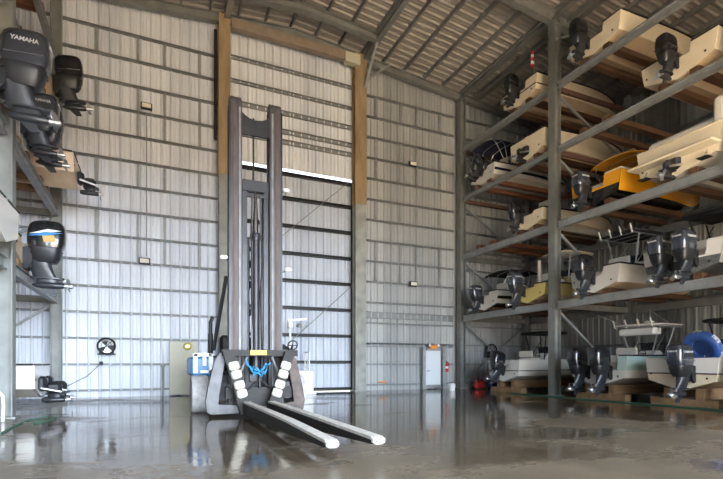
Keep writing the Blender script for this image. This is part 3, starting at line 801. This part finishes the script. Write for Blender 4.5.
# ------------------------------------------------------------------ forklift
t = thing('marina_forklift', 'tall marina forklift with a dark mast and two long white topped forks', 'forklift', (0, 0, 0))
CXF = 2.74
def rail(x, sgn):
    m = MB()
    m.ibeam((x, 13.62, .25), (x, 13.62, 8.72), .34, .42, .20, .06, 0, up=(0, 1, 0))
    m.box((x + sgn * .03, 13.40, 4.45), (.09, .02, 8.3), 1).box((x + sgn * .165, 13.40, 4.45), (.05, .03, 8.4), 3)
    m.box((x - sgn * .10, 13.385, 4.45), (.05, .02, 8.2), 2)
    m.lathe([(.02, -.17), (.19, -.16), (.19, .16), (.02, .17)], (x, 13.62, 8.72), "x", 20)
    return m.build('mast_rail', ['mast', 'mast_rust', 'lift_grey', 'mast_dark'], t)
rail(2.18, -1); rail(3.30, 1)
def inner(x): MB().ibeam((x, 13.66, .35), (x, 13.66, 6.5), .13, .30, .05, .03, 0, up=(0, 1, 0)).build('inner_rail', 'mast_dark', t)
inner(2.44); inner(3.04)
pl = [(2.30, 7.85), (3.18, 7.85), (3.18, 8.50), (3.05, 8.38), (2.92, 8.31), (2.74, 8.28), (2.56, 8.31), (2.43, 8.38), (2.30, 8.50)]
MB().prism(pl, lambda p, q: (p[0], q, p[1]), 13.42, 13.50).build('mast_crosshead', 'mast_dark', t)
MB().box((CXF, 13.55, 6.45), (.72, .16, .30)).box((CXF, 13.52, 6.18), (.72, .05, .10)).build('inner_crosshead', 'mast_dark', t)
for z in (1.0, 2.9, 3.7, 4.3): MB().box((CXF, 13.86, z), (1.0, .06, .20)).build('mast_crossbar', 'mast_dark', t)
c = MB(); c.cyl((CXF, 13.5, 1.2), (CXF, 13.5, 5.05), .13, 20, 0).lathe([(.15, 4.9), (.16, 5.0), (.15, 5.1), (.07, 5.12)], (CXF, 13.5, 0), 'z', 20, 0)
co_ = c.build('lift_cylinder', 'mast_dark', t)
MB().tube([(CXF, 13.5, 5.1), (CXF, 13.5, 5.5), (CXF, 13.5, 6.3)], [.085, .07, .035], 16).build('cylinder_rod', 'chrome', co_)
for s in (-1, 1):
    c = MB().cyl((CXF + s * .20, 13.6, .9), (CXF + s * .20, 13.6, 5.0), .055, 12)
    c.build('side_cylinder', 'mast_dark', t)
h = MB(); h.tube([(2.70, 13.6, 6.5), (2.70, 13.58, 8.4)], .028, 8).tube([(2.62, 13.45, 5.9), (2.60, 13.4, 5.2), (2.62, 13.4, 3), (2.7, 13.45, 1.6)], .022, 8)
h.tube([(2.86, 13.45, 5.9), (2.93, 13.42, 4.6), (2.86, 13.4, 3.4), (2.9, 13.4, 1.6)], .022, 8).build('hydraulic_hose', 'rubber', t)
for x in (2.62, 2.86): MB().bar((x, 13.42, 1.7), (x, 13.42, 6.2), .045, .02, up=(0, 1, 0)).build('lift_chain', 'mast_dark', t)
for x, y, z in ((1.86, 13.5, 4.35), (3.68, 13.5, 4.15), (3.62, 13.5, 6.45)):
    s = 1 if x > 2.7 else -1
    l = MB().box((x, y - .03, z), (.20, .12, .11), 0, bev=.03).bar((x - s * .08, y + .02, z - .05), (x - s * .26, y + .05, z - .12), .03, .03, 1)
    l.build('work_light', ['white_plastic', 'blacksteel'], t)
# carriage
cg = MB(); cg.bar((1.72, 12.92, 1.70), (3.78, 12.92, 1.70), .20, .17).bar((1.85, 13.05, .62), (3.65, 13.05, .62), .16, .30)
cg.bar((2.15, 13.1, .35), (3.33, 13.1, .35), .14, .22)
for x in (2.42, 3.06): cg.bar((x, 13.12, .3), (x, 13.12, 1.7), .10, .14, 0, up=(0, 1, 0))
cgo = cg.build('carriage', 'fork_black', t)
MB().box((2.68, 12.80, 1.71), (.44, .03, .13)).build('name_plate', 'yellow', cgo)
MB().cyl((CXF, 12.95, .75), (CXF, 12.95, 1.25), .05, 12).tube([(CXF - .33, 12.95, .70), (CXF, 12.95, .98), (CXF + .33, 12.95, .70)], .035, 8).build('yoke', 'mast_dark', cgo)
for s in (-1, 1):
    MB().cyl((CXF + s * .62, 12.98, .95), (CXF + s * .33, 12.95, 1.6), .035, 10).build('side_shift_cylinder', 'lift_grey', cgo)
for s in (-1, 1):
    x = lambda k: 2.66 + s * k
    out = [(.98, 1.70), (1.10, 1.50), (1.28, .75), (1.34, .40), (1.30, .14), (1.20, .08), (.50, .08), (.50, .28), (1.02, .34), (1.00, .60), (.90, 1.20), (.82, 1.64)]
    m = MB().prism(out, lambda p, q: (x(p[0]), q, p[1]), 12.86, 13.10)
    m.build('side_arm', 'arm_grey' if s < 0 else 'lift_rust', t)
# forks
for xt, xb, xtip, ytip, s, ztip in ((1.86, 2.33, 2.36, 6.35, -1, .29), (3.52, 2.98, 2.99, 6.15, 1, .33)):
    f = MB()
    f.prism([(xt - .14, 1.74), (xt + .14, 1.74), (xb + .15, .07), (xb - .15, .07)], lambda p, q: (p[0], q, p[1]), 12.64, 12.78)
    rg = []
    for y, z0, z1 in ((12.66, .07, .36), (10.5, .09, .35), (8.5, .13, .335), (ytip, ztip - .08, ztip - .02)):
        k = (12.66 - y) / (12.66 - ytip); xc = xb + (xtip - xb) * k
        rg.append([Vector((xc - .088, y, z0)), Vector((xc + .088, y, z0)), Vector((xc + .088, y, z1)), Vector((xc - .088, y, z1))])
    f.loft(rg, 0, False)
    fo = f.build('fork', 'fork_black', t)
    rg = []
    for y, z1 in ((12.62, .36), (10.5, .35), (8.5, .335), (ytip - .02, ztip - .02)):
        k = (12.66 - y) / (12.66 - ytip); xc = xb + (xtip - xb) * k
        rg.append([Vector((xc - .092, y, z1 + .003)), Vector((xc + .092, y, z1 + .003)), Vector((xc + .092, y, z1 + .05)), Vector((xc - .092, y, z1 + .05))])
    MB().loft(rg, 0, False).build('wear_strip', 'wear_strip', fo)
    MB().box((xtip, ytip - .05, ztip - .025), (.185, .13, .11), 0, bev=.03).cyl((xtip - .05, ytip - .11, ztip - .025), (xtip - .05, ytip - .118, ztip - .025), .015, 8, 1).cyl((xtip + .05, ytip - .11, ztip - .025), (xtip + .05, ytip - .118, ztip - .025), .015, 8, 1).build('tip_cap', ['white_plastic', 'blacksteel'], fo)
    dx_, dz_ = (xb - xt), -1.64
    ang = math.atan2(dx_, -dz_)
    for k in (.235, .375, .54, .68):
        px, pz = xt + dx_ * k, 1.74 + dz_ * k
        Rm = Matrix.Rotation(-ang, 3, 'Y')
        MB().box((px - s * .02, 12.57, pz), (.27, .13, .225), 0, Rm, .04).build('fender_pad', 'pad_cream', fo)
# chassis
ch = MB()
ch.box((CXF, 15.9, .78), (2.1, 3.6, .75), 0, bev=.08).box((CXF, 14.2, .62), (2.3, .5, .5), 0)
ch.box((CXF, 18.1, 1.05), (2.5, 1.1, 1.3), 0, bev=.15)
ch.build('chassis', 'mast_dark', t)
MB().box((1.42, 15.2, 1.33), (.70, 1.6, .55), 0, bev=.06).build('fender', 'lift_blue', t)
pn = MB()
pn.box((1.19, 14.36, 1.42), (.12, .05, .55)).box((1.62, 14.36, 1.42), (.12, .05, .55)).box((1.40, 14.36, 1.66), (.5, .05, .09)).box((1.50, 14.36, 1.18), (.34, .05, .08))
pn.box((1.44, 14.36, 1.50), (.10, .05, .3))
pn.build('step_plate', 'white_paint', t)
MB().box((3.58, 15.1, 1.55), (.95, 1.5, .95), 0, bev=.18).build('hood', 'lift_green', t)
w_ = MB(); pts = [Vector((4.05, 14.3, 1.98)) + Vector((.15 * math.cos(a), -.06 * math.sin(a), .14 * math.sin(a))) for a in [2 * PI * i / 16 for i in range(16)]]
w_.tube(pts, .022, 8, 0, True).tube([pts[0], pts[8]], .016).tube([pts[4], pts[12]], .016).tube([(4.05, 14.3, 1.98), (4.02, 14.7, 1.7)], .03)
w_.build('steering_wheel', 'rubber', t)
MB().box((2.74, 16.1, 1.45), (1.3, 1.3, .5), 0, bev=.1).box((2.74, 16.9, 1.95), (1.1, .25, .9), 0, bev=.1).build('operator_seat', 'mast_dark', t)
def wheel(x, y, r, w_):
    m = MB(); m.lathe([(r * .55, -w_ / 2), (r * .93, -w_ / 2), (r, -w_ * .38), (r, w_ * .38), (r * .93, w_ / 2), (r * .55, w_ / 2)], (x, y, r), 'x', 32)
    o = m.build('wheel', 'tyre', t)
    MB().lathe([(.05, -w_ * .42), (r * .56, -w_ * .40), (r * .56, w_ * .40), (.05, w_ * .42)], (x, y, r), 'x', 24).build('wheel_rim', 'lift_blue', o)
wheel(1.30, 14.35, .54, .46); wheel(4.12, 14.35, .54, .46); wheel(1.55, 18.0, .42, .36); wheel(3.95, 18.0, .42, .36)
p = MB(); p.tube([atY(226.5, 276, 13.9), atY(219, 318, 14.2), atY(213.5, 350, 14.6)], .055, 8).build('tilt_cylinder', 'blacksteel', t)
q0 = atY(210.5, 356, 14.9); q1 = atY(210.5, 322, 14.9); q2 = atY(213, 317, 14.9)
MB().tube([q0, (q0.x, 14.9, q1.z), q2], .055, 10).tube([q0, (q0.x, 14.9, q1.z - .35)], .075, 10).build('exhaust_stack', 'blacksteel', t)
# blue strap on the carriage
pts = []
random.seed(11)
for i in range(26):
    a = i / 25
    pts.append((2.34 + .62 * a + .05 * math.sin(i * 2.1), 12.80 + .03 * math.cos(i * 1.7), 1.52 - .22 * math.sin(a * PI) - .13 * abs(math.sin(i * 1.35))))
tag(MB().tube(pts, .022, 6).tube([(p[0] + .03, p[1] - .04, p[2] - .09 - .05 * math.sin(i)) for i, p in enumerate(pts)][3:22], .022, 6).build('rope', 'rope_blue'), 'bright blue rope draped under the yellow plate of the forklift carriage', 'rope')

# white stand behind the forklift
sp = atZ(303, 394.5)
t = thing('service_stand', 'white stand with a handrail and tall lamp post behind the forklift', 'stand', (sp.x + .1, sp.y + .3, 0))
MB().box((0, 0, .55), (.75, .9, 1.1), 0, bev=.06).box((0, 0, .05), (.95, 1.1, .1), 0, bev=.03).build('base', 'white_paint', t)
b = MB().tube([(.2, -.3, 1.1), (.2, -.3, 1.95), (.2, .35, 1.95), (.2, .35, 1.1)], .03, 8).tube([(.2, -.3, 1.55), (.2, .35, 1.55)], .025, 8).tube([(.2, 0, 1.1), (.2, 0, 1.95)], .02, 8)
b.build('handrail', 'white_paint', t)
MB().tube([(-.62, 0, .1), (-.62, 0, 3.45)], .055, 10).build('lamp_post', 'white_paint', t)
MB().bar((-.75, 0, 3.4), (.15, -.05, 3.5), .10, .10).box((-.62, 0, 3.2), (.22, .2, .3), 0, bev=.03).lathe([(.12, -.12), (.13, 0), (.06, .06)], (-.2, 0, 3.22), 'z', 16, 1).build('lamp_arm', ['white_paint', 'steel'], t)

# ------------------------------------------------------------------ things on the end wall
def flood(u, v, label):
    p = atY(u, v, 22.38); t = thing('flood_light', label, 'flood light', (p.x, 22.40, p.z), 0, 'flood lights on the end wall')
    MB().box((0, 0, 0), (.46, .16, .28), 0, bev=.03).build('housing', 'blacksteel', t)
    MB().box((0, -.085, 0), (.36, .02, .18), 0).build('lens', 'lens', t)
    MB().bar((-.2, .05, 0), (-.2, .13, 0), .05, .3).bar((.2, .05, 0), (.2, .13, 0), .05, .3).build('wall_mount', 'steel', t)
flood(146.5, 106, 'small flood light on the wall above the left bay, under the upper girts')
flood(144.5, 261, 'small flood light low on the wall of the left bay, above the fan')
flood(413, 164, 'small flood light high on the wall between big door and right rack')
flood(413.5, 284, 'small flood light on the wall above the personnel door')
p0 = atY(146.5, 112, 22.4); p1 = atY(146.5, 256, 22.4)
tag(MB().tube([(p0.x, 22.46, p0.z), (p0.x, 22.46, p1.z)], .022, 8).build('wall_mounted_conduit', 'galv'), 'thin vertical conduit joining the two flood lights of the left bay', 'conduit')
def fan(u, v, r, label):
    p = atY(u, v, 22.3); t = thing('wall_fan', label, 'fan', (p.x, 22.30, p.z), 0, 'fans on the end wall')
    f = MB(); a = r * 1.05
    f.tube([(r * math.cos(q), -.06, r * math.sin(q)) for q in [2 * PI * i / 28 for i in range(28)]], .04, 8, 0, True)
    f.bar((-a, .05, -a), (a, .05, -a), .08, .06).tube([(r * math.cos(q) * .6, -.08, r * .6 * math.sin(q)) for q in [2 * PI * i / 24 for i in range(24)]], .012, 6, 0, True)
    for q in range(4): f.tube([(r * math.cos(q * PI / 2 + .78), -.06, r * math.sin(q * PI / 2 + .78)), (0, -.09, 0)], .014, 6)
    f.box((0, .06, -r * .2), (r * 1.7, .05, r * 1.6)).build('guard', 'blacksteel', t)
    bl = MB()
    for k in range(3):
        a0 = k * 2 * PI / 3 + .5
        poly = [(.12 * r, a0), (.85 * r, a0 - .35), (.92 * r, a0 + .1), (.92 * r, a0 + .5), (.85 * r, a0 + .85), (.15 * r, a0 + .9)]
        bl.prism(poly, lambda q, tt: (q[0] * math.cos(q[1]), tt + .03 * (q[1] - a0), q[0] * math.sin(q[1])), -.02, -.005)
    bl.lathe([(.02, -.06), (.16 * r, -.04), (.18 * r, .03)], (0, 0, 0), 'y', 16)
    bl.build('blade', 'alum', t)
fan(106.5, 346, .32, 'round wall fan on the left bay of the end wall')
fan(491, 350.5, .36, 'round dark wall fan behind the right rack post')
# beige panel with brass disc
a, b = atY(170.5, 392, 22.3), atY(196.5, 341, 22.3)
t = thing('wall_panel', 'beige steel panel with a round brass disc near the floor', 'panel', ((a.x + b.x) / 2, 22.34, 0))
MB().box((0, 0, 1.22), (b.x - a.x + .1, .06, 2.35), 0, bev=.015).build('plate', 'beige', t)
q = atY(187.5, 346.5, 22.3)
MB().lathe([(.02, -.07), (.10, -.06), (.16, -.045), (.18, -.03)], (q.x - (a.x + b.x) / 2, 0, q.z), 'y', 24).build('disc', 'gold', t)
q = atY(163, 366, 22.3)
tag(MB().tube([(q.x, 22.34, 0), (q.x, 22.34, q.z - .08), (q.x - .02, 22.32, q.z)], .05, 10).lathe([(.02, 0), (.09, .02), (.09, .12), (.02, .14)], (q.x, 22.32, q.z - .05), 'z', 14).build('standpipe', 'galv'), 'grey standpipe against the wall beside the beige panel', 'pipe')
q = atY(101, 363, 22.3)
tag(MB().box((q.x, 22.38, q.z), (.14, .12, .14), 0, bev=.03).tube([(q.x, 22.36, q.z), (q.x - .5, 22.36, .9), (q.x - 1.3, 22.36, .45)], .015, 6).build('cable', 'rubber'), 'thin dark cable sagging along the lowest wall girts at the left', 'cable')
# sign, extinguisher, bucket
q = atY(434, 347, 22.38)
t = thing('exit_sign', 'orange sign above the personnel door', 'sign', (q.x, 22.42, q.z))
MB().box((0, 0, 0), (.44, .08, .24), 0, bev=.03).build('box', 'orange', t)
MB().lathe([(.02, -.09), (.07, -.08), (.08, -.05)], (-.29, 0, .10), 'y', 14).lathe([(.02, -.09), (.07, -.08), (.08, -.05)], (.29, 0, .10), 'y', 14).box((0, .02, .10), (.5, .03, .05)).build('lamp_head', 'white_plastic', t)
q = atY(447, 367, 22.35)
t = thing('fire_extinguisher', 'red fire extinguisher on the wall right of the personnel door', 'fire extinguisher', (q.x, 22.36, q.z - .28))
MB().lathe([(.02, 0), (.085, .01), (.09, .05), (.09, .42), (.06, .5), (.03, .53)], (0, 0, 0), 'z', 18).build('cylinder', 'red', t)
MB().box((0, 0, .56), (.05, .05, .07)).tube([(.02, 0, .58), (.12, 0, .52), (.12, 0, .2)], .014, 6).bar((0, 0, .6), (-.1, 0, .63), .03, .015).build('valve', 'blacksteel', t)
MB().lathe([(.092, .2), (.092, .32)], (0, 0, 0), 'z', 18).build('label_band', 'decal_white', t)
MB().bar((-.1, .07, .3), (.1, .07, .3), .03, .12).build('bracket', 'steel', t)
q = atZ(454.5, 390.5)
t = thing('bucket', 'white plastic bucket by the corner post of the right rack', 'bucket', (q.x - .15, min(q.y, 21.7), 0))
MB().lathe([(.02, .02), (.02, 0), (.15, 0), (.185, .36), (.20, .37), (.19, .34), (.15, .03), (.02, .02)], (0, 0, 0), 'z', 24).build('pail', 'white_plastic', t)
MB().tube([(.19 * math.cos(a), .19 * math.sin(a) * .3 - .0, .34 + .12 * math.sin(a)) for a in [PI * i / 10 for i in range(11)]], .01, 6).build('handle', 'blacksteel', t)
q = atY(385, 382, 22.3)
pts = [(q.x + .22 * math.cos(i * .7) * (1 + .1 * math.sin(i)), 22.60 + .04 * math.sin(i * 1.1), .375 + .06 * abs(math.sin(i * .7)) + .02 * (i % 3)) for i in range(30)]
tag(MB().tube(pts, .028, 6).build('rope_coil', 'orange'), 'orange rope bundle lying on the low wall girt', 'rope')
# items at the rack foot
q = atZ(468, 391)
t = thing('fuel_can', 'red fuel can on the floor at the far end of the right rack', 'fuel can', (16.75, 21.4, 0))
MB().box((0, 0, .24), (.62, .40, .42), 0, bev=.09).build('tank', 'red', t)
MB().tube([(-.18, 0, .45), (-.14, 0, .56), (.14, 0, .56), (.18, 0, .45)], .03, 8).build('handle', 'red', t)
MB().cyl((.24, 0, .44), (.24, 0, .50), .05, 14).build('cap', 'blacksteel', t)
t = thing('storage_bin', 'low blue plastic bin beside the red fuel can', 'bin', (17.75, 21.2, 0))
MB().box((0, 0, .18), (.85, .5, .36), 0, bev=.05).build('tub', 'blue_plastic', t)
MB().box((0, 0, .385), (.9, .54, .05), 0, bev=.02).build('lid', 'blue_plastic', t)
t = thing('tool_cabinet', 'pale grey cabinet standing against the end wall behind the white fishing boat', 'cabinet', (20.2, 21.7, 0))
MB().box((0, 0, 1.05), (.9, .4, 2.1), 0, bev=.03).build('body', 'galv', t)
for s in (-1, 1): MB().box((s * .22, -.21, 1.08), (.42, .03, 1.95), 0, bev=.01).build('cabinet_door', 'door_white', t)

# towable tube in the cream bay boat
t = thing('towable_tube', 'blue and white inflatable towing tube lying in the bay boat at the right', 'inflatable', (16.97, 9.85, 1.96), 0)
tb = MB()
Rt = Matrix.Rotation(math.radians(62), 3, 'Y') @ Matrix.Identity(3)
tb.tube([Rt @ Vector(((.44 * math.cos(a)), .44 * math.sin(a), 0)) for a in [2 * PI * i / 28 for i in range(28)]], .17, 14, 0, True)
tb.build('ring', 'tube_blue', t)
wh = MB()
for k in range(6):
    a0 = k * PI / 3
    wh.tube([Rt @ Vector((.44 * math.cos(a0 + d), .44 * math.sin(a0 + d), .012)) for d in (-.26, -.13, 0, .13, .26)], .172, 14)
wh.build('panel', 'decal_white', t)
MB().loft([[Rt @ v for v in sup(0, 0, z, .36, .36, 2, 24)] for z in (-.03, .03)]).build('seat', 'blue_plastic', t)

# hoses on the floor, white pipe at the left rack
pts = [atZ(u, v, .02) for u, v in ((0, 434), (8, 429), (18, 424), (28, 420), (36, 419), (48, 416.5), (56, 418), (48, 421), (34, 423))]
tag(MB().tube(pts, .017, 8).build('garden_hose', 'hose_green'), 'green garden hose snaking on the dry floor at the lower left', 'hose')
pts = [atX(u, 0, 15.45) for u in (508, 540, 580, 620, 660, 700, 740)]
tag(MB().tube([(15.6 + .05 * math.sin(i * 2), p.y, .022) for i, p in enumerate(pts)], .022, 8).build('garden_hose', 'hose_green'), 'green garden hose laid along the foot of the right rack', 'hose')
q = atZ(3, 421)
tag(MB().tube([(q.x + .02, q.y - .1, 0.0), (q.x + .03, q.y - .1, .36), (q.x + .02, q.y - .1, .62), (q.x - .08, q.y - .1, .74), (q.x - .3, q.y - .1, .72)], .035, 8).build('drain_pipe', 'white_plastic'), 'bent white plastic pipe at the foot of the left rack post', 'pipe')
# flag on the top boat
t = thing('flag_pole', 'short pole with a furled red and white flag on the far top right boat', 'flag', (16.15, 16.75, LV[3] + KEEL + 1.05))
MB().tube([(0, 0, 0), (-.05, -.05, 1.25)], .018, 6).build('pole', 'blacksteel', t)
fg = MB()
for i in range(5):
    z = .35 + i * .15
    fg.box((-.03, -.04, z + .075), (.17 - .02 * abs(i - 2), .13, .15), i % 2, Matrix.Rotation(.25 * i, 3, 'Z'), .03)
fg.build('cloth', ['red', 'decal_white'], t)

# ------------------------------------------------------------------ light: sky through the open end, sun on the apron outside
w = bpy.data.worlds.new('world'); bpy.context.scene.world = w; w.use_nodes = True
wt = w.node_tree; bg = wt.nodes['Background']; bg.inputs['Color'].default_value = (.76, .87, 1.0, 1)
tc = wt.nodes.new('ShaderNodeTexCoord'); dt = wt.nodes.new('ShaderNodeVectorMath'); dt.operation = 'DOT_PRODUCT'
wt.links.new(tc.outputs['Generated'], dt.inputs[0])
gl = Vector((.42, -.89, .18)).normalized(); dt.inputs[1].default_value = gl     # brighter patch of sky added to light the left of the end wall
mr = wt.nodes.new('ShaderNodeMapRange'); wt.links.new(dt.outputs['Value'], mr.inputs['Value'])
mr.inputs['From Min'].default_value = .55; mr.inputs['From Max'].default_value = 1.0
mr.inputs['To Min'].default_value = 2.6; mr.inputs['To Max'].default_value = 36.0
wt.links.new(mr.outputs[0], bg.inputs['Strength'])
sun = bpy.data.lights.new('sun', 'SUN'); sun.energy = 64; sun.color = (1, .88, .72); sun.angle = .02
so = bpy.data.objects.new('sun', sun); C.objects.link(so)
so.rotation_euler = Vector((.62, 1.42, -1.0)).normalized().to_track_quat('-Z', 'Y').to_euler()
pl = bpy.data.lights.new('mouth_portal', 'AREA'); pl.shape = 'RECTANGLE'; pl.size = MX1 - MX0; pl.size_y = MZ; pl.cycles.is_portal = True
po = bpy.data.objects.new('mouth_portal', pl); C.objects.link(po); po.location = ((MX0 + MX1) / 2, YF + .06, MZ / 2); po.rotation_euler = (PI / 2, 0, 0)

sc = bpy.context.scene
sc.view_settings.view_transform = 'Standard'; sc.view_settings.look = 'None'; sc.view_settings.gamma = 1; sc.view_settings.exposure = .45
sc.cycles.max_bounces = 8; sc.cycles.diffuse_bounces = 5
